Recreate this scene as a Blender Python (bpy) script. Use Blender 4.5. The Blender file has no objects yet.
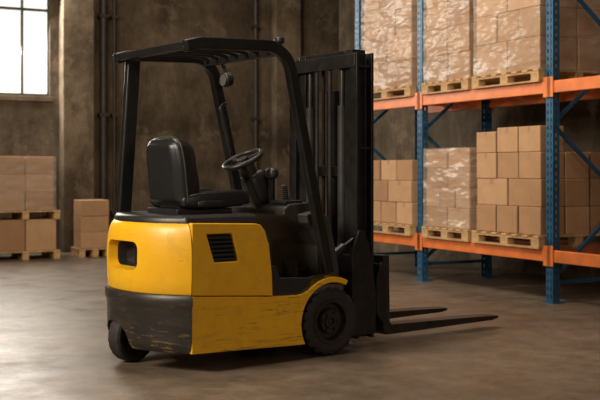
import bpy, bmesh, math, random
from mathutils import Vector, Matrix
random.seed(7)
scene = bpy.context.scene
COL = scene.collection
H = 1.3

# ------------------------------------------------------------------ materials
def new_mat(name):
    m = bpy.data.materials.new(name); m.use_nodes = True
    nt = m.node_tree; b = nt.nodes['Principled BSDF']
    return m, nt, b
def noise(nt, scale, detail=4, rough=.6, vec=None, stretch=None):
    n = nt.nodes.new('ShaderNodeTexNoise')
    n.inputs['Scale'].default_value = scale
    n.inputs['Detail'].default_value = detail
    n.inputs['Roughness'].default_value = rough
    tc = nt.nodes.new('ShaderNodeTexCoord')
    src = tc.outputs['Object']
    if stretch:
        mp = nt.nodes.new('ShaderNodeMapping')
        mp.inputs['Scale'].default_value = stretch
        nt.links.new(src, mp.inputs['Vector']); src = mp.outputs['Vector']
    nt.links.new(src, n.inputs['Vector'])
    return n.outputs['Fac']
def ramp(nt, fac, stops):
    r = nt.nodes.new('ShaderNodeValToRGB')
    el = r.color_ramp.elements
    while len(el) < len(stops): el.new(.5)
    for e, (p, c) in zip(el, stops):
        e.position = p; e.color = (c[0], c[1], c[2], 1) if not isinstance(c, (int, float)) else (c, c, c, 1)
    nt.links.new(fac, r.inputs['Fac'])
    return r.outputs['Color']
def mix(nt, fac, a, b, mode='MIX'):
    m = nt.nodes.new('ShaderNodeMix'); m.data_type = 'RGBA'; m.blend_type = mode
    if isinstance(fac, (int, float)): m.inputs[0].default_value = fac
    else: nt.links.new(fac, m.inputs[0])
    for i, x in ((6, a), (7, b)):
        if isinstance(x, tuple): m.inputs[i].default_value = (x[0], x[1], x[2], 1)
        else: nt.links.new(x, m.inputs[i])
    return m.outputs[2]
def bump(nt, b, fac, strength, dist=.01):
    bp = nt.nodes.new('ShaderNodeBump')
    bp.inputs['Strength'].default_value = strength
    bp.inputs['Distance'].default_value = dist
    nt.links.new(fac, bp.inputs['Height']); nt.links.new(bp.outputs['Normal'], b.inputs['Normal'])
def simple(name, c, rough=.5, metal=0, var=.25, scale=12, bmp=0, coat=0):
    m, nt, b = new_mat(name)
    f = noise(nt, scale)
    dark = tuple(x*(1-var) for x in c); light = tuple(min(1, x*(1+var)) for x in c)
    nt.links.new(ramp(nt, f, [(.3, dark), (.7, light)]), b.inputs['Base Color'])
    b.inputs['Roughness'].default_value = rough
    b.inputs['Metallic'].default_value = metal
    b.inputs['Coat Weight'].default_value = coat
    if bmp: bump(nt, b, noise(nt, scale*6), bmp)
    return m

def paint_yellow(name, worn):
    m, nt, b = new_mat(name)
    base = ramp(nt, noise(nt, 3, 5), [(.3, (.88, .44, .008)), (.7, (.95, .53, .014))])
    dirt = ramp(nt, noise(nt, 7, 8, .7), [(.48 if worn else .50, 0.0), (.80, .45 if worn else .35)])
    c = mix(nt, dirt, base, (.30, .14, .02))
    if worn:
        a = ramp(nt, noise(nt, 4, 8, .7, stretch=(.6, 1, 10)), [(.54, 0.0), (.62, .6)])
        a2 = ramp(nt, noise(nt, 13, 8, .7, stretch=(.4, 1, 4)), [(.585, 0.0), (.63, .8)])
        m3 = ramp(nt, noise(nt, 2.5, 4, .6), [(.40, .15), (.60, 1.0)])
        c = mix(nt, mix(nt, 1.0, a, m3, 'MULTIPLY'), c, (.36, .18, .03))
        c = mix(nt, mix(nt, 1.0, a2, m3, 'MULTIPLY'), c, (.09, .045, .015))
    else:
        a = ramp(nt, noise(nt, 24, 8, .7), [(.64, 0.0), (.68, .6)])
        c = mix(nt, a, c, (.18, .08, .015))
        a2 = ramp(nt, noise(nt, 9, 6, .7, stretch=(.4, .4, 12)), [(.62, 0.0), (.67, .4)])
        c = mix(nt, a2, c, (.30, .15, .02))
    nt.links.new(c, b.inputs['Base Color'])
    r = ramp(nt, noise(nt, 7, 6), [(.3, .33), (.8, .6)])
    nt.links.new(r, b.inputs['Roughness'])
    b.inputs['Coat Weight'].default_value = .15
    b.inputs['Coat Roughness'].default_value = .25
    return m
M_Y = paint_yellow('yellow_paint', False)
M_YW = paint_yellow('worn_yellow_paint', True)

def bumper_black():
    m, nt, b = new_mat('scuffed_black')
    f = ramp(nt, noise(nt, 4, 6, .6, stretch=(1, 1, 3)), [(.45, 0.0), (.70, .35)])
    c = mix(nt, f, (.022, .020, .018), (.075, .058, .042))
    g = ramp(nt, noise(nt, 13, 8, .7, stretch=(.7, .7, 3.5)), [(.57, 0.0), (.62, .8)])
    tc = nt.nodes.new('ShaderNodeTexCoord'); sp = nt.nodes.new('ShaderNodeSeparateXYZ')
    nt.links.new(tc.outputs['Generated'], sp.inputs[0])
    low = ramp(nt, sp.outputs['Z'], [(.0, 1.0), (.45, .15)])
    c = mix(nt, mix(nt, 1.0, g, low, 'MULTIPLY'), c, (.36, .20, .05))
    nt.links.new(c, b.inputs['Base Color']); b.inputs['Roughness'].default_value = .42
    bump(nt, b, noise(nt, 60), .12)
    return m
M_BUMP = bumper_black()
M_BLK = simple('black_plastic', (.018, .0175, .017), .42, 0, .3, 8, .05)
M_INT = simple('grey_black_interior_plastic', (.036, .034, .032), .5, 0, .3, 8, .08)
M_MAT = simple('ribbed_floor_mat', (.075, .068, .06), .6, 0, .4, 10, .1)
M_STEEL = simple('black_painted_steel', (.014, .0135, .013), .33, .2, .35, 14, .03)
M_MAST = simple('mast_steel', (.024, .023, .022), .30, .4, .4, 10)
M_SEAT = simple('black_vinyl', (.014, .014, .015), .36, 0, .2, 30, .12)
M_RUB = simple('tyre_rubber', (.022, .020, .018), .7, 0, .4, 12, .2)
M_RIM = simple('dirty_rim', (.034, .028, .023), .42, .3, .4, 18)
M_FORK = simple('fork_steel', (.042, .037, .034), .4, .5, .5, 9)
M_LENS = simple('lamp_lens', (.12, .115, .11), .12, 0, .1, 5)

def m_floor():
    m, nt, b = new_mat('concrete_floor')
    a = ramp(nt, noise(nt, .55, 6, .6), [(.3, (.175, .130, .092)), (.7, (.275, .212, .155))])
    c = ramp(nt, noise(nt, 4, 12, .75), [(.35, .50), (.65, 1.0)])
    c1 = mix(nt, 1.0, a, c, 'MULTIPLY')
    s = ramp(nt, noise(nt, 38, 10, .8), [(.35, .68), (.65, 1.0)])
    c2 = mix(nt, 1.0, c1, s, 'MULTIPLY')
    spot = ramp(nt, noise(nt, 1.3, 12, .8), [(.53, 0.0), (.66, .6)])
    c3 = mix(nt, spot, c2, (.080, .057, .038))
    nt.links.new(c3, b.inputs['Base Color'])
    r = ramp(nt, noise(nt, 2.5, 8, .7), [(.3, .30), (.7, .58)])
    nt.links.new(r, b.inputs['Roughness'])
    bump(nt, b, noise(nt, 25, 8, .7), .12, .01)
    return m
def m_wall(name='old_concrete_wall', k=1.0):
    m, nt, b = new_mat(name)
    a = ramp(nt, noise(nt, .8, 10, .7), [(.36, (.062*k, .043*k, .025*k)), (.5, (.140*k, .101*k, .062*k)), (.64, (.23*k, .175*k, .113*k))])
    d = ramp(nt, noise(nt, 2.2, 10, .76, stretch=(1, 1, .35)), [(.38, .48), (.60, 1.0)])
    c = mix(nt, 1.0, a, d, 'MULTIPLY')
    pt = ramp(nt, noise(nt, 1.4, 12, .75), [(.56, 0.0), (.59, .4)])
    c = mix(nt, pt, c, (.25*k, .19*k, .125*k))
    nt.links.new(c, b.inputs['Base Color']); b.inputs['Roughness'].default_value = .9
    bump(nt, b, noise(nt, 6, 10, .7), .6, .05)
    return m
M_FLOOR = m_floor(); M_WALL = m_wall()
M_CEIL = simple('dark_ceiling', (.05, .04, .03), .9)
M_TRIM = m_wall('old_concrete_pilaster', 1.2)
M_PIPE = simple('painted_pipe', (.042, .033, .025), .5, .1, .3, 8)
M_WFR = simple('window_steel', (.10, .09, .075), .5, .3)
def m_glass():
    m, nt, b = new_mat('frosted_daylight_glass')
    c = ramp(nt, noise(nt, 1.2, 5), [(.3, (.82, .82, .77)), (.7, (1, .98, .92))])
    nt.links.new(c, b.inputs['Base Color']); nt.links.new(c, b.inputs['Emission Color'])
    b.inputs['Emission Strength'].default_value = 1.05
    b.inputs['Roughness'].default_value = .3
    return m
M_GLASS = m_glass()

def m_card():
    m, nt, b = new_mat('kraft_cardboard')
    oi = nt.nodes.new('ShaderNodeObjectInfo')
    a = ramp(nt, oi.outputs['Random'], [(0, (.37, .205, .10)), (.5, (.47, .275, .14)), (1, (.56, .34, .185))])
    n = ramp(nt, noise(nt, 6, 6), [(.3, .82), (.7, 1.0)])
    c = mix(nt, 1.0, a, n, 'MULTIPLY')
    tc = nt.nodes.new('ShaderNodeTexCoord'); sp = nt.nodes.new('ShaderNodeSeparateXYZ')
    nt.links.new(tc.outputs['Generated'], sp.inputs[0])
    def band(out, centre, half):
        s = nt.nodes.new('ShaderNodeMath'); s.operation = 'SUBTRACT'; s.inputs[1].default_value = centre
        nt.links.new(out, s.inputs[0])
        ab = nt.nodes.new('ShaderNodeMath'); ab.operation = 'ABSOLUTE'; nt.links.new(s.outputs[0], ab.inputs[0])
        l = nt.nodes.new('ShaderNodeMath'); l.operation = 'LESS_THAN'; l.inputs[1].default_value = half
        nt.links.new(ab.outputs[0], l.inputs[0]); return l.outputs[0]
    by = band(sp.outputs['Y'], .5, .06)
    hz = nt.nodes.new('ShaderNodeMath'); hz.operation = 'GREATER_THAN'; hz.inputs[1].default_value = .78
    nt.links.new(sp.outputs['Z'], hz.inputs[0])
    mm = nt.nodes.new('ShaderNodeMath'); mm.operation = 'MULTIPLY'
    nt.links.new(by, mm.inputs[0]); nt.links.new(hz.outputs[0], mm.inputs[1])
    c = mix(nt, mm.outputs[0], c, (.38, .21, .10))
    nt.links.new(c, b.inputs['Base Color']); b.inputs['Roughness'].default_value = .8
    return m
M_CARD = m_card()
M_WOOD = simple('pallet_wood', (.48, .30, .14), .8, 0, .35, 7, .2)
M_BLUE = simple('blue_rack_paint', (.012, .080, .165), .42, .1, .25, 6)
M_ORG = simple('orange_rack_paint', (.72, .19, .04), .42, .05, .18, 5)
def m_film():
    m, nt, b = new_mat('stretch_film')
    out = nt.nodes['Material Output']
    tr = nt.nodes.new('ShaderNodeBsdfTransparent')
    ms = nt.nodes.new('ShaderNodeMixShader')
    b.inputs['Base Color'].default_value = (.70, .57, .46, 1)
    b.inputs['Roughness'].default_value = .25
    b.inputs['Specular IOR Level'].default_value = .6
    f = noise(nt, 2.4, 2, .5, stretch=(1, 1, 2.6))
    bump(nt, b, f, .7, .11)
    fac = ramp(nt, noise(nt, 1.6, 2, .5, stretch=(1, 1, 3.0)), [(.3, .16), (.5, .26), (.7, .40)])
    nt.links.new(fac, ms.inputs[0])
    nt.links.new(tr.outputs[0], ms.inputs[1]); nt.links.new(b.outputs[0], ms.inputs[2])
    nt.links.new(ms.outputs[0], out.inputs['Surface'])
    return m
M_FILM = m_film()

# ------------------------------------------------------------------ geometry helpers
def make(name, verts, faces, mat, parent=None, off=(0, 0, 0), bevel=0, seg=2, smooth=True, recentre=True, ang=35):
    vs = [Vector(v) for v in verts]
    c = Vector((0, 0, 0))
    if recentre:
        lo = Vector([min(v[i] for v in vs) for i in range(3)]); hi = Vector([max(v[i] for v in vs) for i in range(3)])
        c = (lo+hi)/2
    me = bpy.data.meshes.new(name)
    me.from_pydata([v-c for v in vs], [], faces)
    bm = bmesh.new(); bm.from_mesh(me)
    bmesh.ops.recalc_face_normals(bm, faces=bm.faces)
    bm.to_mesh(me); bm.free()
    me.materials.append(mat)
    o = bpy.data.objects.new(name, me); COL.objects.link(o)
    o.location = c + Vector(off)
    if parent: o.parent = parent
    finish(o, bevel, seg, smooth, ang)
    return o
def finish(o, bevel=0, seg=2, smooth=True, ang=35):
    me = o.data
    if smooth:
        me.polygons.foreach_set('use_smooth', [True]*len(me.polygons))
        if bevel:
            md = o.modifiers.new('bevel', 'BEVEL'); md.width = bevel; md.segments = seg
            md.limit_method = 'ANGLE'; md.angle_limit = math.radians(ang); md.harden_normals = True
        else:
            bm = bmesh.new(); bm.from_mesh(me)
            for e in bm.edges:
                if len(e.link_faces) == 2 and e.calc_face_angle(0) > math.radians(ang): e.smooth = False
            bm.to_mesh(me); bm.free()
def join_geo(*geos):
    V, F = [], []
    for v, f in geos:
        n = len(V); V += list(v); F += [tuple(i+n for i in q) for q in f]
    return V, F
def g_box(x0, x1, y0, y1, z0, z1):
    v = [(x, y, z) for x in (x0, x1) for y in (y0, y1) for z in (z0, z1)]
    f = [(0, 1, 3, 2), (4, 6, 7, 5), (0, 4, 5, 1), (2, 3, 7, 6), (0, 2, 6, 4), (1, 5, 7, 3)]
    return v, f
def g_prism_y(pts, y0, y1):
    n = len(pts)
    v = [(p[0], y0, p[1]) for p in pts]+[(p[0], y1, p[1]) for p in pts]
    f = [tuple(range(n)), tuple(reversed(range(n, 2*n)))]+[(i, (i+1) % n, n+(i+1) % n, n+i) for i in range(n)]
    return v, f
def g_prism_z(pts, z0, z1):
    n = len(pts)
    v = [(p[0], p[1], z0) for p in pts]+[(p[0], p[1], z1) for p in pts]
    f = [tuple(range(n)), tuple(reversed(range(n, 2*n)))]+[(i, (i+1) % n, n+(i+1) % n, n+i) for i in range(n)]
    return v, f
def g_loft(rings):
    n = len(rings[0]); v = [p for r in rings for p in r]; f = []
    for k in range(len(rings)-1):
        for i in range(n):
            f.append((k*n+i, k*n+(i+1) % n, (k+1)*n+(i+1) % n, (k+1)*n+i))
    f.append(tuple(range(n))); f.append(tuple(reversed(range((len(rings)-1)*n, len(rings)*n))))
    return v, f
def g_sweep(path, section, up=(0, 1, 0)):
    P = [Vector(p) for p in path]; up = Vector(up); rings = []
    for i, p in enumerate(P):
        if i == 0: t = P[1]-P[0]
        elif i == len(P)-1: t = P[-1]-P[-2]
        else: t = (P[i+1]-P[i]).normalized()+(P[i]-P[i-1]).normalized()
        t.normalize()
        s = up - t*up.dot(t)
        if s.length < 1e-4: s = Vector((1, 0, 0))
        s.normalize(); n = t.cross(s)
        rings.append([tuple(p+s*a+n*b) for a, b in section])
    return g_loft(rings)
def rect(w, h): return [(-w/2, -h/2), (w/2, -h/2), (w/2, h/2), (-w/2, h/2)]
def circ(r, n=14): return [(r*math.cos(2*math.pi*i/n), r*math.sin(2*math.pi*i/n)) for i in range(n)]
def g_tube(p0, p1, r, n=14):
    d = Vector(p1)-Vector(p0)
    up = (0, 1, 0) if abs(d.normalized().y) < .9 else (1, 0, 0)
    return g_sweep([p0, p1], circ(r, n), up)
def g_lathe(profile, n=48, centre=(0, 0, 0), closed=True):
    v = []; m = len(profile)
    for i in range(n):
        a = 2*math.pi*i/n
        for j, pr in enumerate(profile):
            r = pr[0]
            if len(pr) > 2 and (i % 4) == 3: r -= pr[2]
            v.append((centre[0]+r*math.cos(a), centre[1]+pr[1], centre[2]+r*math.sin(a)))
    f = []
    for i in range(n):
        k = (i+1) % n
        for j in range(m if closed else m-1):
            l = (j+1) % m
            f.append((i*m+j, i*m+l, k*m+l, k*m+j))
    return v, f
def g_soft(c, size, e=.45, n=32, m=20, rot=0):
    def s(w, p): return math.copysign(abs(w)**p, w)
    v = []; f = []
    R = Matrix.Rotation(rot, 3, 'Y')
    for j in range(m+1):
        ph = -math.pi/2+math.pi*j/m
        for i in range(n):
            th = 2*math.pi*i/n
            q = Vector((size[0]/2*s(math.cos(ph), e)*s(math.cos(th), e), size[1]/2*s(math.cos(ph), e)*s(math.sin(th), e), size[2]/2*s(math.sin(ph), e)))
            v.append(tuple(R@q+Vector(c)))
    for j in range(m):
        for i in range(n):
            f.append((j*n+i, j*n+(i+1) % n, (j+1)*n+(i+1) % n, (j+1)*n+i))
    return v, f
def smooth_path(pts, r, n=6):
    P = [Vector(p) for p in pts]; out = [P[0]]
    for i in range(1, len(P)-1):
        a = (P[i-1]-P[i]); b = (P[i+1]-P[i]); rr = min(r, a.length*.48, b.length*.48)
        A = P[i]+a.normalized()*rr; B = P[i]+b.normalized()*rr
        for k in range(n+1):
            t = k/n; out.append(A*(1-t)**2+P[i]*2*t*(1-t)+B*t*t)
    out.append(P[-1]); return out
def cut(obj, geo):
    me = bpy.data.meshes.new('tmp'); me.from_pydata([Vector(v) for v in geo[0]], [], geo[1])
    bm = bmesh.new(); bm.from_mesh(me); bmesh.ops.recalc_face_normals(bm, faces=bm.faces); bm.to_mesh(me); bm.free()
    c = bpy.data.objects.new('tmp', me); COL.objects.link(c)
    par = obj.parent; obj.parent = None
    c.location = Vector(OFF)
    lo = min(v.co.x for v in obj.data.vertices)
    for solver, flip in (('EXACT', 0), ('FAST', 0), ('EXACT', 1), ('FAST', 1)):
        if flip and not c.get('fl'): c['fl'] = 1; me.flip_normals()
        md = obj.modifiers.new('b', 'BOOLEAN'); md.operation = 'DIFFERENCE'; md.object = c; md.solver = solver
        bpy.context.view_layer.update()
        dg = bpy.context.evaluated_depsgraph_get()
        nm = bpy.data.meshes.new_from_object(obj.evaluated_get(dg))
        obj.modifiers.remove(md)
        if len(nm.vertices) > 8 and min(v.co.x for v in nm.vertices) > lo-.02 and len(nm.vertices) != len(obj.data.vertices):
            obj.data = nm; print('cut ok', obj.name, solver, flip); break
        print('cut retry', obj.name, solver, flip)
    bpy.data.objects.remove(c); obj.parent = par
def root(name, loc, rz, label, cat, group=None):
    e = bpy.data.objects.new(name, None); e.empty_display_size = .2; COL.objects.link(e)
    e.location = loc; e.rotation_euler = (0, 0, rz)
    e['label'] = label; e['category'] = cat
    if group: e['group'] = group
    return e

# ------------------------------------------------------------------ warehouse frame
ang = math.atan2(.452, .892)
ca, sa = math.cos(ang), math.sin(ang)
def W(a, s, o=(2.44, 10.26)):
    return Vector((o[0]+a*ca-s*sa, o[1]+a*sa+s*ca, 0))

def structure(o): o['kind'] = 'structure'; return o
fl = structure(make('floor', *g_box(-14, 14, -6, 30, -.1, 0), M_FLOOR, smooth=False))
ce = structure(make('ceiling', *g_box(-14, 14, -6, 30, 7, 7.1), M_CEIL, smooth=False))
Q = Vector((-3.0, 17.3, 0))
def wallpart(name, geo, mat, **k):
    o = make(name, *geo, mat, recentre=False, **k)
    o.location = Q; o.rotation_euler = (0, 0, ang); return structure(o)
w0, w1, wz0, wz1 = -3.22, -1.12, 2.47, 5.25
wallpart('wall_back', join_geo(g_box(-7, w0, 0, .35, 0, 7), g_box(w1, 8.5, 0, .35, 0, 7), g_box(w0, w1, 0, .35, 0, wz0), g_box(w0, w1, 0, .35, wz1, 7)), M_WALL, smooth=False)
wallpart('trim_1', g_box(-.98, -.47, -.28, -.001, 0, 7), M_TRIM, bevel=.02)
wallpart('trim_2', g_box(2.75, 3.25, -.28, -.001, 0, 7), M_TRIM, bevel=.02)
wallpart('trim_3', g_box(w0-.05, w1+.05, -.04, -.001, wz0-.08, wz0), M_TRIM, bevel=.008)
wallpart('baseboard_back', g_box(-.46, 2.74, -.05, -.001, 0, .16), M_PIPE, bevel=.01)
wg = []
nb = 5; pw = (w1-w0)/nb
for i in range(nb+1): wg.append(g_box(w0+i*pw-.017, w0+i*pw+.017, .08, .14, wz0, wz1))
for z in (wz0+.03, 3.86, wz1-.03): wg.append(g_box(w0, w1, .081, .139, z-.02, z+.02))
wf = wallpart('window_1', join_geo(*wg), M_WFR, smooth=False)
gl = make('window_pane', *g_box(w0, w1, .15, .16, wz0, wz1), M_GLASS, recentre=False, smooth=False); gl.parent = wf
def pipe(t, r, zt=6.9, d=.1):
    o = root('wall_pipe', Q+Vector((t*ca+d*sa, t*sa-d*ca, 0)), ang, 'dark painted vertical pipe clamped to the old concrete wall', 'pipe', 'vertical wall pipes')
    make('pipe_run', *g_tube((0, 0, 0), (0, 0, zt), r, 16), M_PIPE, parent=o)
    for z in (.6, 2.2, 3.8):
        make('clamp', *g_box(-r-.02, r+.02, -r-.01, d-.005, z-.025, z+.025), M_PIPE, parent=o, bevel=.004)
pipe(-.27, .065); pipe(-.09, .03); pipe(2.45, .04)
wr = structure(make('wall_right', *g_box(0, .3, -12, 7.4, 0, 7), M_WALL, recentre=False, smooth=False))
wr.location = W(1.75, 0); wr.rotation_euler = (0, 0, ang)
wl = structure(make('wall_left', *g_box(-8.3, -8.0, 0, 15.2, 0, 7), M_WALL, recentre=False, smooth=False))

# ------------------------------------------------------------------ rack
rack = root('pallet_rack', W(0, 0), ang, 'steel pallet racking with perforated blue uprights and orange beams', 'pallet rack')
FR = [-2.6, 0, 2.288, 3.76]
def plate(o, ax, cols, zt, pitch=.075, hole=.038):
    V = []; F = []
    o = Vector(o); ax = Vector(ax)
    z = 0.0; xs = [0]
    for c, h in cols: xs.append(xs[-1]+c)
    rows = []
    while z < zt: rows.append((z, z+pitch-hole, False)); rows.append((z+pitch-hole, z+pitch, True)); z += pitch
    for z0, z1, hr in rows:
        for i, (c, h) in enumerate(cols):
            if hr and h: continue
            n = len(V)
            V += [o+ax*xs[i]+Vector((0, 0, z0)), o+ax*xs[i+1]+Vector((0, 0, z0)), o+ax*xs[i+1]+Vector((0, 0, z1)), o+ax*xs[i]+Vector((0, 0, z1))]
            F.append((n, n+1, n+2, n+3))
    return [tuple(v) for v in V], F
ZT = 4.2
pg = join_geo(plate((0, -.05, 0), (0, 1, 0), [(.02, 0), (.014, 1), (.032, 0), (.014, 1), (.02, 0)], ZT),
              plate((0, -.05, 0), (1, 0, 0), [(.03, 0), (.016, 1), (.034, 0)], ZT),
              plate((0, .05, 0), (1, 0, 0), [(.03, 0), (.016, 1), (.034, 0)], ZT))
def build_frame(s):
    f = bpy.data.objects.new('upright_frame', None); COL.objects.link(f); f.parent = rack; f.location = (0, s, 0)
    for x, sg in ((0, 1), (1.0, -1)):
        g = ([(x+v[0]*sg, v[1], v[2]+.008) for v in pg[0]], pg[1])
        o = make('post', *g, M_BLUE, parent=f, smooth=False)
        md = o.modifiers.new('sol', 'SOLIDIFY'); md.thickness = .003
        make('foot_plate', *g_box(x-.03*sg if sg > 0 else x-.12, x+.12 if sg > 0 else x+.03, -.08, .08, 0, .01), M_BLUE, parent=f)
    z = .25; k = 0
    while z < 3.6:
        a, b = (.06, .94) if k % 2 == 0 else (.94, .06)
        make('brace', *g_sweep([(a, 0, z), (b, 0, z+.72)], rect(.035, .035), (0, 1, 0)), M_BLUE, parent=f, bevel=.004)
        z += .76; k += 1
    for z in (.2, 3.9):
        make('brace', *g_sweep([(.06, 0, z), (.94, 0, z)], rect(.035, .035), (0, 1, 0)), M_BLUE, parent=f, bevel=.004)
for s in FR: build_frame(s)
for i in range(len(FR)-1):
    s0, s1 = FR[i]+.052, FR[i+1]-.052
    for zc in (.46, 2.11):
        for x in (-.012, 1.012-.05):
            b = make('beam', *g_box(x, x+.05, s0, s1, zc-.06, zc+.06), M_ORG, parent=rack, bevel=.008)
            for sc, q in ((s0, -1), (s1, 1)):
                make('beam_connector', *g_box(-.024 if x < .5 else x+.052, -.014 if x < .5 else x+.062, min(sc, sc+q*.09)+(-.02 if q > 0 else .0), max(sc, sc+q*.09)+(.02 if q < 0 else 0), zc-.10, zc+.10), M_ORG,
                     parent=b, off=-b.location, bevel=.003)
        for q in (.33, .67):
            make('cross_bar', *g_box(.045, .955, s0+(s1-s0)*q-.02, s0+(s1-s0)*q+.02, zc+.02, zc+.058), M_ORG, parent=rack, bevel=.003)

# ------------------------------------------------------------------ pallets, boxes
_pc = {}
def pallet(loc, rz, wx, wy, label, group):
    e = root('pallet', loc, rz, label, 'pallet', group)
    key = (wx, wy)
    if key not in _pc:
        L = []
        n = 7; bw = .09 if wy > .6 else .055
        for i in range(n):
            y = -wy/2+bw/2+(wy-bw)*i/(n-1)
            L.append(('top_board', make('top_board', *g_box(-wx/2, wx/2, y-bw/2, y+bw/2, .108, .13), M_WOOD, parent=e, bevel=.003)))
        for x in (-wx/2+.05, 0, wx/2-.05):
            L.append(('stringer', make('stringer', *g_box(x-.045, x+.045, -wy/2, wy/2, .09, .108), M_WOOD, parent=e)))
            L.append(('bottom_board', make('bottom_board', *g_box(x-.045, x+.045, -wy/2, wy/2, 0, .018), M_WOOD, parent=e)))
            for y in (-wy/2+.06, 0, wy/2-.06):
                L.append(('block', make('block', *g_box(x-.045, x+.045, y-.06, y+.06, .018, .09), M_WOOD, parent=e)))
        _pc[key] = L
    else:
        for nme, o in _pc[key]:
            c = o.copy(); COL.objects.link(c); c.parent = e
    return e
_bc = {}
def box(loc, rz, sx, sy, sz, label, group):
    key = (round(sx, 3), round(sy, 3), round(sz, 3))
    if key not in _bc:
        o = make('cardboard_box', *g_box(-sx/2, sx/2, -sy/2, sy/2, -sz/2, sz/2), M_CARD, bevel=.009, seg=2)
        _bc[key] = o
    else:
        o = _bc[key].copy(); COL.objects.link(o)
    o.location = Vector(loc)+Vector((0, 0, sz/2)); o.rotation_euler = (0, 0, rz)
    o['label'] = label; o['category'] = 'cardboard box'; o['group'] = group
    return o
def stack(centre, rz, wx, wy, z0, nx, rows, label, group, skip_top=None, jit=.012, tops=None, swap=False):
    z = z0; c, s = math.cos(rz), math.sin(rz)
    for k, (h, ny) in enumerate(rows):
        for i in range(nx):
            for j in range(ny):
                last = k == len(rows)-1
                if skip_top and last and skip_top(i, j): continue
                sx, sy = wx/nx-.020, wy/ny-.020
                x = -wx/2+wx/nx*(i+.5)+random.uniform(-jit, jit)*.6; y = -wy/2+wy/ny*(j+.5)+random.uniform(-jit, jit)*.6
                p = Vector((centre[0]+x*c-y*s, centre[1]+x*s+y*c, z))
                hh = h if not (last and tops) else h*tops[j]
                box(p, rz+random.uniform(-.008, .008), sx, sy, hh-.001, label, group)
        z += h
    return z
def film(centre, rz, wx, wy, z0, z1, label):
    rings = []; n = 16; per = []
    for (x0, y0, x1, y1) in ((-1, -1, 1, -1), (1, -1, 1, 1), (1, 1, -1, 1), (-1, 1, -1, -1)):
        for k in range(n):
            t = k/n; per.append((x0+(x1-x0)*t, y0+(y1-y0)*t))
    nz = 18
    for k in range(nz+1):
        z = z0+(z1-z0)*k/nz
        rings.append([((wx/2+.012+random.uniform(0, .007))*x, (wy/2+.012+random.uniform(0, .007))*y, z) for x, y in per])
    V, F = g_loft(rings); F = F[:-2]+[F[-1]]
    o = make('stretch_wrap', V, F, M_FILM, recentre=False, smooth=True, ang=60)
    o.location = Vector((centre[0], centre[1], 0)); o.rotation_euler = (0, 0, rz)
    o['label'] = label; o['category'] = 'plastic wrap'
    return o
PZ1, PZ2 = .521, 2.171
RL = 'plain brown cardboard box stacked on a rack pallet'
RW = 'brown cardboard box under clear stretch wrap on a rack pallet'
PL = 'light wooden pallet lying on the orange rack beams'
def rack_load(s0, s1, zb, nx, rows, wrapped, group, skip=None, inset=.02, tops=None):
    wy = s1-s0; wx = .98
    c = W(.47, (s0+s1)/2)
    pallet(Vector((c.x, c.y, zb)), ang, 1.06, round(wy, 2), PL, 'pallets on the racking')
    zt = stack(c, ang, wx, wy-inset*2, zb+.131, nx, rows, RW if wrapped else RL, group, skip, tops=tops)
    if wrapped: film(c, ang, wx, wy-inset*2, zb+.135, zt+.01, 'clear wrinkled stretch wrap around cardboard boxes on a rack pallet')
rack_load(.10, 1.2, PZ1, 3, [(.28, 3), (.28, 2), (.27, 3), (.26, 3)], False, 'plain boxes on the lower rack shelf', skip=lambda i, j: i > 0, tops=(1.0, 1.0, .86))
rack_load(1.27, 2.17, PZ1, 2, [(.225, 2), (.225, 3), (.22, 2), (.215, 2)], True, 'wrapped boxes on the lower rack shelf')
rack_load(2.42, 3.55, PZ1, 2, [(.26, 3), (.26, 2), (.25, 3)], False, 'far boxes on the lower rack shelf')
rack_load(.10, 1.2, PZ2, 2, [(.33, 2), (.30, 3), (.32, 2)], True, 'boxes on the upper rack shelf')
rack_load(1.27, 2.17, PZ2, 2, [(.30, 2), (.30, 2), (.30, 2), (.27, 2)], True, 'wrapped boxes on the upper rack shelf')
rack_load(2.42, 3.6, PZ2, 2, [(.32, 3), (.32, 2), (.30, 3), (.29, 3)], True, 'wrapped far boxes on the upper rack shelf')

def fp(px, d): return Vector(((px-300)/1050*d, d, 0))
FLB = 'brown cardboard box in a stack by the old wall'
c = fp(20, 15.5); c0 = c.copy()
pallet(c, ang, 1.0, .8, 'weathered wooden pallet on the concrete floor by the wall', 'pallets by the back wall')
zt = stack(c, ang, .92, .76, .131, 2, [(.45, 2)], FLB, 'boxes stacked by the back wall')
pallet(Vector((c.x, c.y, zt)), ang, 1.0, .8, 'wooden pallet resting on cardboard boxes', 'pallets by the back wall')
z2 = stack(c, ang, .84, .76, zt+.131, 2, [(.27, 2), (.26, 2), (.25, 2)], FLB, 'boxes stacked by the back wall')
film(c, ang, .84, .76, zt+.135, z2+.01, 'clear stretch wrap around stacked boxes by the wall')
c = c0-Vector((1.12*ca, 1.12*sa, 0))
pallet(c, ang, 1.0, .8, 'weathered wooden pallet on the concrete floor by the wall', 'pallets by the back wall')
stack(c, ang, .9, .76, .131, 2, [(.42, 2), (.42, 2), (.4, 2)], FLB, 'boxes stacked by the back wall')
c = fp(91, 15.9)
pallet(c, ang, .5, .5, 'small wooden pallet on the concrete floor by the wall', 'pallets by the back wall')
stack(c, ang, .45, .45, .131, 1, [(.24, 1), (.24, 1), (.24, 1)], FLB, 'small box stack by the back wall')

# ------------------------------------------------------------------ forklift
OFF = (-.6, -.54, 0)
U = Vector((.8, .6, 0)); V_ = Vector((-.6, .8, 0))
P0 = Vector((-.713, 6.63, 0))
fk = root('forklift', P0+U*.6+V_*.54, math.atan2(.6, .8), 'yellow and black electric counterbalance forklift with worn paint, forks lowered', 'forklift')
def part(name, geo, mat, bevel=0, parent=None, **k):
    if parent is None: return make(name, *geo, mat, parent=fk, off=OFF, bevel=bevel, **k)
    return make(name, *geo, mat, parent=parent, off=-Vector(parent.location)+Vector(OFF), bevel=bevel, **k)

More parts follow.
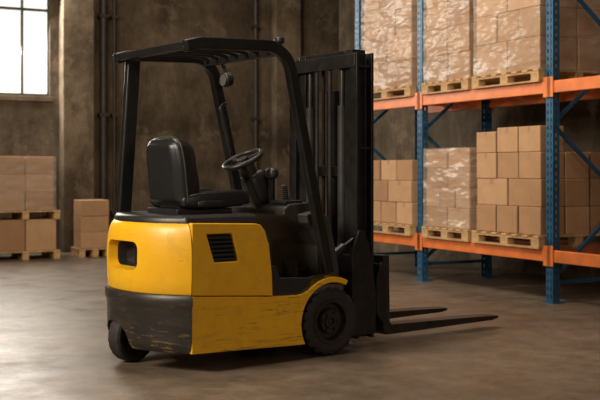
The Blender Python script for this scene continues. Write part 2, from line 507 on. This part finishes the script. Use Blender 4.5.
def plan(z, grow, front=.03, n=40, depth=.21, e=2.4):
    pts = []
    for i in range(n+1):
        t = math.sin(math.pi*(i/n-.5))
        v = .54+.54*t
        u = .03-depth*(1-abs(t)**e)
        pts.append((u, v))
    if front > .031: pts = pts+[(front, pts[-1][1]), (front, pts[0][1])]
    R = []
    for k, (u, v) in enumerate(pts):
        vv = .54+(v-.54)*(1+grow/.54)
        f = max(0, min(1, (.03-u)/depth))
        uu = u-grow*f**.5 if k <= n else u
        if k <= n: uu = min(uu, .0299-.0001*min(k, n-k))
        if k in (0, n): uu = .03
        R.append((uu, vv, z))
    return R
cw = part('counterweight', g_loft([plan(z, g) for z, g in ((.505, -.006), (.515, 0), (.60, .005), (.72, .008), (.80, .005), (.86, -.002), (.90, -.010), (.93, -.021), (.95, -.034), (.962, -.052))]), M_Y, ang=40)
def rrect(y0, y1, z0, z1, r, n=5):
    P = []
    for cx, cz, a0 in ((y1-r, z1-r, 0), (y0+r, z1-r, 90), (y0+r, z0+r, 180), (y1-r, z0+r, 270)):
        for i in range(n+1):
            a = math.radians(a0+90*i/n); P.append((cx+r*math.cos(a), cz+r*math.sin(a)))
    return P
hole = rrect(.35, .77, .650, .830, .055)
nh = len(hole)
def hp(p, k): return (.56+(p[0]-.56)*k, .74+(p[1]-.74)*k)
def hole_geo(u0, k0, u1, k1):
    hv = [(u0, *hp(p, k0)) for p in hole]+[(u1, *hp(p, k1)) for p in hole]
    hf = [tuple(range(nh)), tuple(reversed(range(nh, 2*nh)))]+[(i, (i+1) % nh, nh+(i+1) % nh, nh+i) for i in range(nh)]
    return hv, hf
cut(cw, hole_geo(-.5, 1.6, -.041, .80)); finish(cw, ang=40)
lv = [(-.105, *hp(p, .87)) for p in hole]+[(-.046, *hp(p, .78)) for p in hole]
lf = [tuple(range(nh, 2*nh))]+[(i, (i+1) % nh, nh+(i+1) % nh, nh+i) for i in range(nh)]
part('recess_shade_liner', (lv, lf), M_BLK, parent=cw)  # black shell added inside the yellow hollow, its shade put into the colour
part('tow_pin', g_tube((-.09, .50, .675), (-.09, .50, .805), .016), M_STEEL, parent=cw)
bpz = part('bumper', g_loft([plan(z, g) for z, g in ((.13, -.03), (.16, -.01), (.22, .004), (.40, .008), (.425, .012), (.44, .020), (.485, .020), (.502, .008))]), M_BUMP, ang=40)
ar = []
for i in range(13):
    a = math.pi*i/12; ar.append((.67-.215*math.cos(a), .14+.15*math.sin(a)**.7 if i not in (0, 12) else .14))
ar = [(.455, -.1)]+ar+[(.885, -.1)]
n = len(ar)
av = [(-.5, p[0], p[1]) for p in ar]+[(.02, p[0], p[1]) for p in ar]
af = [tuple(range(n)), tuple(reversed(range(n, 2*n)))]+[(i, (i+1) % n, n+(i+1) % n, n+i) for i in range(n)]
cut(bpz, (av, af)); finish(bpz, ang=40)
hood = part('battery_cover', g_prism_y([(.036, .502), (.665, .458), (.66, .60), (.635, .80), (.60, .90), (.57, .935), (.53, .945), (.036, .962)], 0, 1.08), M_Y)
vent = [(.145, .888), (.335, .888), (.388, .705), (.205, .705)]
cut(hood, g_prism_y(vent, -.05, .03)); finish(hood, .018, 3)
vs = [g_prism_y([(p[0], p[1]) for p in vent], .024, .029)]
for i in range(6):
    z = .718+i*.028; f = (z-.705)/.183; u0 = .205-f*.06+.004; u1 = .388-f*.053-.006
    vs.append(([(u0, .004, z), (u1, .004, z), (u1, .026, z+.018), (u0, .026, z+.018), (u0, .004, z+.006), (u1, .004, z+.006), (u1, .026, z+.024), (u0, .026, z+.024)],
               [(0, 1, 2, 3), (4, 7, 6, 5), (0, 4, 5, 1), (2, 6, 7, 3), (0, 3, 7, 4), (1, 5, 6, 2)]))
part('vent_grille', join_geo(*vs), M_BLK, parent=hood, smooth=False)
part('hood_deck', g_loft([plan(z, g, front=.56) for z, g in ((.955, -.045), (.985, -.045), (1.0, -.06), (1.005, -.08))]), M_BLK, ang=50)
def arc(c, r, a0, a1, n): return [(c[0]+r*math.cos(math.radians(a0+(a1-a0)*i/n)), c[1]+r*math.sin(math.radians(a0+(a1-a0)*i/n))) for i in range(n+1)]
WC = (1.18, .24)
prof = [(.036, .13), (.932, .105)]+arc(WC, .275, 208, 64, 18)+arc(WC, .312, 64, 130, 10)+[(.935, .458), (.88, .447), (.665, .452), (.036, .496)]
for y0, y1 in ((.0, .19), (.89, 1.08)):
    part('side_panel', g_prism_y(prof, y0, y1), M_YW, bevel=.006)
ch = part('chassis', join_geo(g_box(.27, .93, .2, .88, .12, .47), g_box(.93, 1.45, .23, .85, .1, .5)), M_BLK, bevel=.01)
part('footwell_floor', join_geo(g_box(.66, 1.30, .03, 1.05, .44, .50), *[g_box(.70, 1.10, .14+i*.09, .16+i*.09, .50, .508) for i in range(9)]), M_MAT, bevel=.003)
sill = [(.672, .462), (.652, .66), (.70, .655), (.735, .57), (1.05, .555), (1.12, .575), (1.14, .565), (1.02, .545), (.955, .49), (.91, .465)]
for y0, y1 in ((.012, .075), (1.005, 1.068)):
    part('step_sill', g_prism_y(sill, y0, y1), M_BLK, bevel=.008)
part('seat_pedestal', g_prism_y([(.56, .50), (.66, .50), (.63, .80), (.60, .93), (.54, .99), (.50, .99)], .06, 1.02), M_BLK, bevel=.012)
cowl = part('dashboard', g_prism_y([(1.20, .50), (1.19, .76), (1.08, .90), (.95, .95), (.90, .985), (.905, 1.03), (.95, 1.06), (1.12, 1.07), (1.26, 1.0), (1.36, .62), (1.37, .5)], .20, .90), M_INT, bevel=.012, seg=2)
for y0, y1 in ((.085, .20), (.90, .995)):
    part('dash_wing', g_prism_y([(1.22, .50), (1.20, .74), (1.10, .88), (1.02, .93), (1.01, .99), (1.12, 1.01), (1.22, .97), (1.30, .62), (1.31, .5)], y0, y1), M_INT, bevel=.01, parent=cowl)
part('dash_tray', join_geo(g_box(.925, 1.08, .22, .40, 1.062, 1.085)), M_BLK, bevel=.006, parent=cowl)
part('dash_tray', join_geo(g_box(.925, 1.08, .70, .88, 1.062, 1.085)), M_BLK, bevel=.006, parent=cowl)
part('pedal', join_geo(g_box(1.04, 1.06, .25, .35, .54, .66), g_box(1.06, 1.20, .29, .31, .58, .60)), M_FORK, bevel=.004)
part('pedal', join_geo(g_box(1.04, 1.06, .42, .50, .54, .66), g_box(1.06, 1.20, .45, .47, .58, .60)), M_FORK, bevel=.004)
# seat
seat = part('seat', g_box(.12, .56, .33, .75, 1.0, 1.04), M_BLK, bevel=.01)
r = math.radians(-6)
part('seat_cushion', join_geo(g_soft((.42, .54, 1.085), (.52, .34, .09), .38, rot=math.radians(-3)), g_soft((.65, .54, 1.09), (.10, .38, .10), .6),
     g_soft((.42, .33, 1.10), (.54, .10, .12), .6, rot=math.radians(-3)), g_soft((.42, .75, 1.10), (.54, .10, .12), .6, rot=math.radians(-3))), M_SEAT, parent=seat, ang=180)
R10 = Matrix.Rotation(r, 3, 'Y')
def outline(t):
    wl = .245-.050*max(0, (t-.55)/.45)**2
    if t > .86: wl *= math.sqrt(max(.02, 1-((t-.86)/.14)**2*.55))
    if t < .06: wl *= .94+.06*t/.06
    return wl
def sb(x, s, t, hh=.235):
    p = R10@Vector((x, 0, -hh+2*hh*t)); return (.155+p.x, .54+s*outline(t), 1.285+p.z)
def seat_back():
    NU, NV = 26, 34; V = []; F = []
    for side in (0, 1):
        for j in range(NV+1):
            t = j/NV
            for i in range(NU+1):
                s = -1+2*i/NU
                edge = (1-abs(s)**6)*(1-abs(2*t-1)**10)
                if side == 0:
                    x = .010+.045*edge
                    b = math.exp(-((abs(s)-.80)/.17)**2)
                    x += .095*b*min(1, (1-abs(2*t-1)**4)*1.2)*edge**.3
                    if abs(s) < .58: x += .010*abs(math.sin(t*math.pi*6.0))*edge - .004
                    x += .012*math.exp(-((t-.30)/.16)**2)
                else:
                    x = .006-.045*edge**.6
                    q = max(abs(s)/.80, abs(2*t-1)/.86)
                    x += .012*math.exp(-((q-1)/.05)**2) - (.012 if q < 1 else 0)
                V.append(sb(x, s, t))
    st_ = (NU+1)*(NV+1)
    for side in (0, 1):
        for j in range(NV):
            for i in range(NU):
                a = side*st_+j*(NU+1)+i
                F.append((a, a+1, a+NU+2, a+NU+1))
    ring = [i for i in range(NU+1)]+[j*(NU+1)+NU for j in range(1, NV+1)]+[NV*(NU+1)+i for i in range(NU-1, -1, -1)]+[j*(NU+1) for j in range(NV-1, 0, -1)]
    for k in range(len(ring)):
        a, b = ring[k], ring[(k+1) % len(ring)]
        F.append((a, b, b+st_, a+st_))
    return V, F
part('backrest', seat_back(), M_SEAT, parent=seat, ang=75)
pp = [sb(.008, s, t) for s, t in [(-1.01, .04+.92*k/24) for k in range(25)]+[(-1+2*k/10, 1.0) for k in range(1, 10)]+[(1.01, .96-.92*k/24) for k in range(25)]]
part('seat_piping', g_sweep(pp, circ(.006, 8), (1, 0, 0)), M_INT, parent=seat, ang=180)
part('armrest', g_soft((.36, .285, 1.07), (.22, .045, .05), .5), M_SEAT, parent=seat, ang=180)
# steering
tilt = math.radians(-27)
sc = Vector((.785, .54, 1.375)); nrm = Vector((math.sin(tilt), 0, math.cos(tilt)))
RT = Matrix.Rotation(tilt, 3, 'Y')
NS = 40; NR = 10; R0 = .145; r0 = .018
vv = []
for i in range(NS):
    a = 2*math.pi*i/NS
    for j in range(NR):
        b = 2*math.pi*j/NR
        q = Vector(((R0+r0*math.cos(b))*math.cos(a), (R0+r0*math.cos(b))*math.sin(a), r0*math.sin(b)))
        vv.append(tuple(RT@q+sc))
ff = [(i*NR+j, ((i+1) % NS)*NR+j, ((i+1) % NS)*NR+(j+1) % NR, i*NR+(j+1) % NR) for i in range(NS) for j in range(NR)]
st = part('steering_wheel', (vv, ff), M_BLK, ang=180)
sp = []
for a in (90, 210, 330):
    d = RT@Vector((math.cos(math.radians(a)), math.sin(math.radians(a)), 0))
    sp.append(g_sweep([sc-nrm*.01, sc+d*R0], rect(.035, .012), tuple(nrm.cross(d))))
part('spoke', join_geo(*sp), M_BLK, parent=st)
part('hub', g_tube(sc-nrm*.035, sc+nrm*.015, .042, 20), M_BLK, parent=st, bevel=.006)
part('steering_column', join_geo(g_sweep([sc-nrm*.04, sc-nrm*.12, sc-nrm*.2, sc-nrm*.40], circ(.062, 18), (0, 1, 0)), g_soft(tuple(sc-nrm*.22+Vector((.03, 0, 0))), (.17, .17, .24), .4, rot=tilt)), M_BLK, ang=60)
dp = part('display_pod', join_geo(g_soft((.945, .41, 1.275), (.075, .11, .085), .75)), M_BLK, ang=180)
part('pod_stem', g_tube((.98, .46, 1.06), (.95, .42, 1.26), .026), M_BLK, parent=dp)
z = 1.075; pr = []; k = 0
while z < 1.20: pr += [(z, .030-.0008*k), (z+.007, .020-.0006*k)]; z += .014; k += 1
bl = g_loft([[(1.0-.15*(zz-1.075)+rr*math.cos(t*math.pi/8), .31+rr*math.sin(t*math.pi/8), zz) for t in range(16)] for zz, rr in pr])
lev = part('control_lever', join_geo(bl), M_RUB, ang=30)
og = part('overhead_guard', g_sweep([(.74, .04, 2.10), (.74, .99, 2.10)], rect(.05, .05), (1, 0, 0)), M_STEEL, bevel=.008)
for v in (.035, .99):
    path = smooth_path([(.0, v, 2.085), (.10, v, 2.115), (.70, v, 2.135), (.82, v, 2.05), (1.165, v, .57)], .14, 8)
    part('front_pillar', g_sweep(path, rect(.06, .078), (0, 1, 0)), M_STEEL, parent=og, bevel=.012, ang=50)
part('rear_pillar', g_sweep(smooth_path([(.055, .97, .99), (.125, .975, 1.95), (.135, .98, 2.09)], .1), rect(.06, .10), (0, 1, 0)), M_STEEL, parent=og, bevel=.012, ang=50)
part('rear_crossbar', g_sweep([(.03, .04, 2.095), (.03, .985, 2.095)], rect(.065, .05), (1, 0, 0)), M_STEEL, parent=og, bevel=.01)
for i in range(7):
    v = .13+i*.128
    part('roof_bar', g_sweep(smooth_path([(.03, v, 2.10), (.12, v, 2.125), (.62, v, 2.135), (.745, v, 2.105)], .1), rect(.022, .025), (0, 1, 0)), M_STEEL, parent=og, bevel=.004, ang=50)
wl_ = part('work_lamp', g_tube((.80, .82, 1.965), (.86, .82, 1.975), .055, 22), M_BLK, bevel=.012)
part('lamp_lens', g_tube((.793, .82, 1.965), (.80, .82, 1.965), .043, 22), M_LENS, parent=wl_)
part('lamp_bracket', join_geo(g_tube((.84, .82, 1.99), (.80, .84, 2.09), .014), g_tube((.84, .82, 1.97), (.86, .97, 1.95), .014)), M_BLK, parent=wl_)
part('roof_lamp', join_geo(g_tube((.76, .06, 2.13), (.76, .06, 2.165), .02), g_soft((.76, .06, 2.18), (.06, .07, .045), .6)), M_BLK, ang=60)
part('grab_handle', g_sweep(smooth_path([(.90, .95, 1.80), (.84, .93, 1.78), (.955, .93, 1.34), (1.0, .95, 1.34)], .03, 5), circ(.014, 12), (0, 1, 0)), M_BLK, ang=60)

def wheel(name, cu, cv, R, wd, steer=0, lug=.014, n=80):
    prof = [(R*.62, -wd/2+.01), (R*.80, -wd/2), (R*.90, -wd/2+.003, 0), (R*.985, -wd/2+.014, lug), (R, -wd/2+.03, lug), (R, -wd*.10, .0), (R, wd*.10, .0), (R, wd/2-.03, lug), (R*.985, wd/2-.014, lug), (R*.90, wd/2-.003), (R*.80, wd/2), (R*.62, wd/2-.01)]
    t = make(name, *g_lathe(prof, n, (0, 0, 0)), M_RUB, parent=fk, off=(cu+OFF[0], cv+OFF[1], R), ang=25, recentre=False)
    rp = [(0.001, -wd/2+.030), (R*.10, -wd/2+.025), (R*.12, -wd/2+.005), (R*.20, -wd/2+.005), (R*.22, -wd/2+.018), (R*.34, -wd/2+.018), (R*.38, -wd/2+.050), (R*.52, -wd/2+.050), (R*.56, -wd/2+.006), (R*.63, -wd/2+.003), (R*.63, wd/2-.01), (.001, wd/2-.02)]
    make('rim', *g_lathe(rp, 40, (0, 0, 0), closed=False), M_RIM, parent=t, ang=30, recentre=False)
    for i in range(6):
        a = math.pi/3*i
        make('wheel_bolt', *g_tube((R*.28*math.cos(a), -wd/2+.002, R*.28*math.sin(a)), (R*.28*math.cos(a), -wd/2+.022, R*.28*math.sin(a)), .010, 6), M_RIM, parent=t)
    t.rotation_euler = (0, 0, steer)
    return t
wheel('front_wheel', WC[0], .10, .24, .175)
w2 = wheel('front_wheel', WC[0], .98, .24, .175); w2.rotation_euler = (0, 0, math.pi)
wheel('rear_wheel', -.03, .68, .175, .12, math.radians(14), .003)

# mast
def chan(u0, u1, v0, v1, t, out):
    if out > 0: return [(u0, v0), (u1, v0), (u1, v1), (u1-t, v1), (u1-t, v0+t), (u0+t, v0+t), (u0+t, v1), (u0, v1)]
    return [(u0, v1), (u1, v1), (u1, v0), (u1-t, v0), (u1-t, v1-t), (u0+t, v1-t), (u0+t, v0), (u0, v0)]
mast = part('mast', g_box(1.49, 1.52, .14, .94, 2.05, 2.15), M_MAST, bevel=.006)
part('lower_crossmember', g_box(1.49, 1.52, .14, .94, .55, .68), M_MAST, bevel=.006, parent=mast)
part('lower_crossmember', g_box(1.49, 1.52, .14, .94, .08, .2), M_MAST, bevel=.006, parent=mast)
for v0, v1, o_ in ((.125, .21, -1), (.87, .955, 1)):
    part('outer_rail', g_prism_z(chan(1.50, 1.665, v0, v1, .024, o_), .07, 2.16), M_MAST, parent=mast, bevel=.005)
    for z in (.75, 1.45, 2.05):
        part('rail_stiffener', g_box(1.524, 1.641, v0+.012, v1-.012, z, z+.02), M_MAST, parent=mast, bevel=.003)
for v0, v1, o_ in ((.215, .30, 1), (.78, .865, -1)):
    part('inner_rail', g_prism_z(chan(1.53, 1.66, v0, v1, .018, o_), .12, 2.19), M_MAST, parent=mast, bevel=.004)
part('top_crossmember', g_box(1.54, 1.66, .22, .86, 2.10, 2.19), M_MAST, parent=mast, bevel=.01)
part('mid_crossmember', g_box(1.55, 1.58, .28, .80, 1.25, 1.33), M_MAST, parent=mast, bevel=.006)
for v in (.345, .735):
    part('lift_cylinder', g_tube((1.55, v, .12), (1.55, v, 1.78), .040, 18), M_INT, parent=mast)
    part('lift_rod', g_tube((1.55, v, 1.78), (1.55, v, 2.12), .026, 14), M_FORK, parent=mast)
part('centre_cylinder', g_tube((1.62, .54, .15), (1.62, .54, 1.9), .055, 20), M_MAST, parent=mast)
for v in (.43, .65):
    part('lift_chain', g_sweep([(1.606, v, .3), (1.606, v, 2.1)], rect(.03, .012), (0, 1, 0)), M_FORK, parent=mast, smooth=False)
for v in (.46, .62):
    part('hydraulic_hose', g_sweep([(1.52, v, .5), (1.52, v, 2.08)], circ(.014, 10), (0, 1, 0)), M_RUB, parent=mast, ang=60)
for v in (.18, .90):
    part('tilt_cylinder', join_geo(g_tube((1.22, v, .62), (1.42, v, .74), .035, 16), g_tube((1.42, v, .74), (1.51, v, .79), .018, 12)), M_MAST, parent=mast)
for v0, v1 in ((.10, .122), (.958, .98)):
    part('mast_bracket', g_prism_y([(1.44, .10), (1.66, .10), (1.665, .40), (1.60, .75), (1.55, .86), (1.50, .86), (1.44, .70)], v0, v1), M_MAST, parent=mast, bevel=.004)
# carriage
car = part('fork_carriage', g_box(1.77, 1.81, .13, .95, .49, .60), M_MAST, bevel=.006)
part('carriage_bar', g_box(1.77, 1.81, .13, .95, .15, .24), M_MAST, parent=car, bevel=.006)
for v in (.31, .77):
    part('carriage_upright', g_box(1.67, 1.77, v-.02, v+.02, .13, .64), M_MAST, parent=car, bevel=.005)
for v in (.145, .935):
    part('carriage_side', g_prism_y([(1.70, .24), (1.77, .16), (1.80, .16), (1.80, .60), (1.76, .62), (1.70, .50)], v-.012, v+.012), M_MAST, parent=car, bevel=.003)
for v in (.26, .85):
    pr = [(1.811, .66), (1.811, .10), (1.84, .062), (3.0, .075), (3.10, .080), (3.10, .100), (3.0, .108), (2.6, .122), (1.90, .136), (1.878, .155), (1.870, .66)]
    g = g_prism_y(pr, v-.075, v+.075)
    vs_ = []
    for p in g[0]:
        if p[0] > 3.08: p = (p[0], v+(p[1]-v)*.6, p[2])
        vs_.append(p)
    part('fork', (vs_, g[1]), M_FORK, bevel=.005)

# ------------------------------------------------------------------ lights
def area(name, loc, target, size, energy, col, sy=None):
    l = bpy.data.lights.new(name, 'AREA'); l.energy = energy; l.color = col; l.size = size
    if sy: l.shape = 'RECTANGLE'; l.size_y = sy
    o = bpy.data.objects.new(name, l); COL.objects.link(o); o.location = loc
    o.rotation_euler = (Vector(target)-Vector(loc)).to_track_quat('-Z', 'Y').to_euler()
    return o
area('key_daylight', (-5.2, 3.8, 4.2), (-.2, 7.4, .6), 1.8, 450, (1, .88, .72))
area('rack_lamp', (-1.6, 8.6, 6.2), (2.0, 11.5, 1.6), 1.4, 270, (1, .83, .64))
area('high_bay_lamp', (.4, 6.6, 6.6), (.2, 7.0, 0), 2.0, 95, (1, .85, .68))
wp = Q+Vector((-2.1*ca+.4*sa, -2.1*sa-.4*ca, 3.8))
area('window_daylight', wp, wp+Vector((sa*3+1.5, -ca*3, -2.0)), 2.0, 250, (1, .94, .84), 2.4)
area('side_fill', (4.0, 1.0, 3.0), (.3, 7.5, .8), 3, 65, (1, .85, .70))

w = bpy.data.worlds.new('world'); scene.world = w; w.use_nodes = True
bg = w.node_tree.nodes['Background']; bg.inputs['Color'].default_value = (1, .86, .70, 1); bg.inputs['Strength'].default_value = .045

# ------------------------------------------------------------------ camera
cam = bpy.data.cameras.new('camera'); co = bpy.data.objects.new('camera', cam); COL.objects.link(co)
co.location = (0, 0, H); co.rotation_euler = (math.pi/2, 0, 0)
cam.sensor_width = 36; cam.lens = 36*1050/600; cam.shift_y = -30/600
cam.dof.use_dof = True; cam.dof.focus_distance = 7.3; cam.dof.aperture_fstop = 2.8
scene.camera = co
scene.view_settings.view_transform = 'Standard'
scene.view_settings.look = 'None'
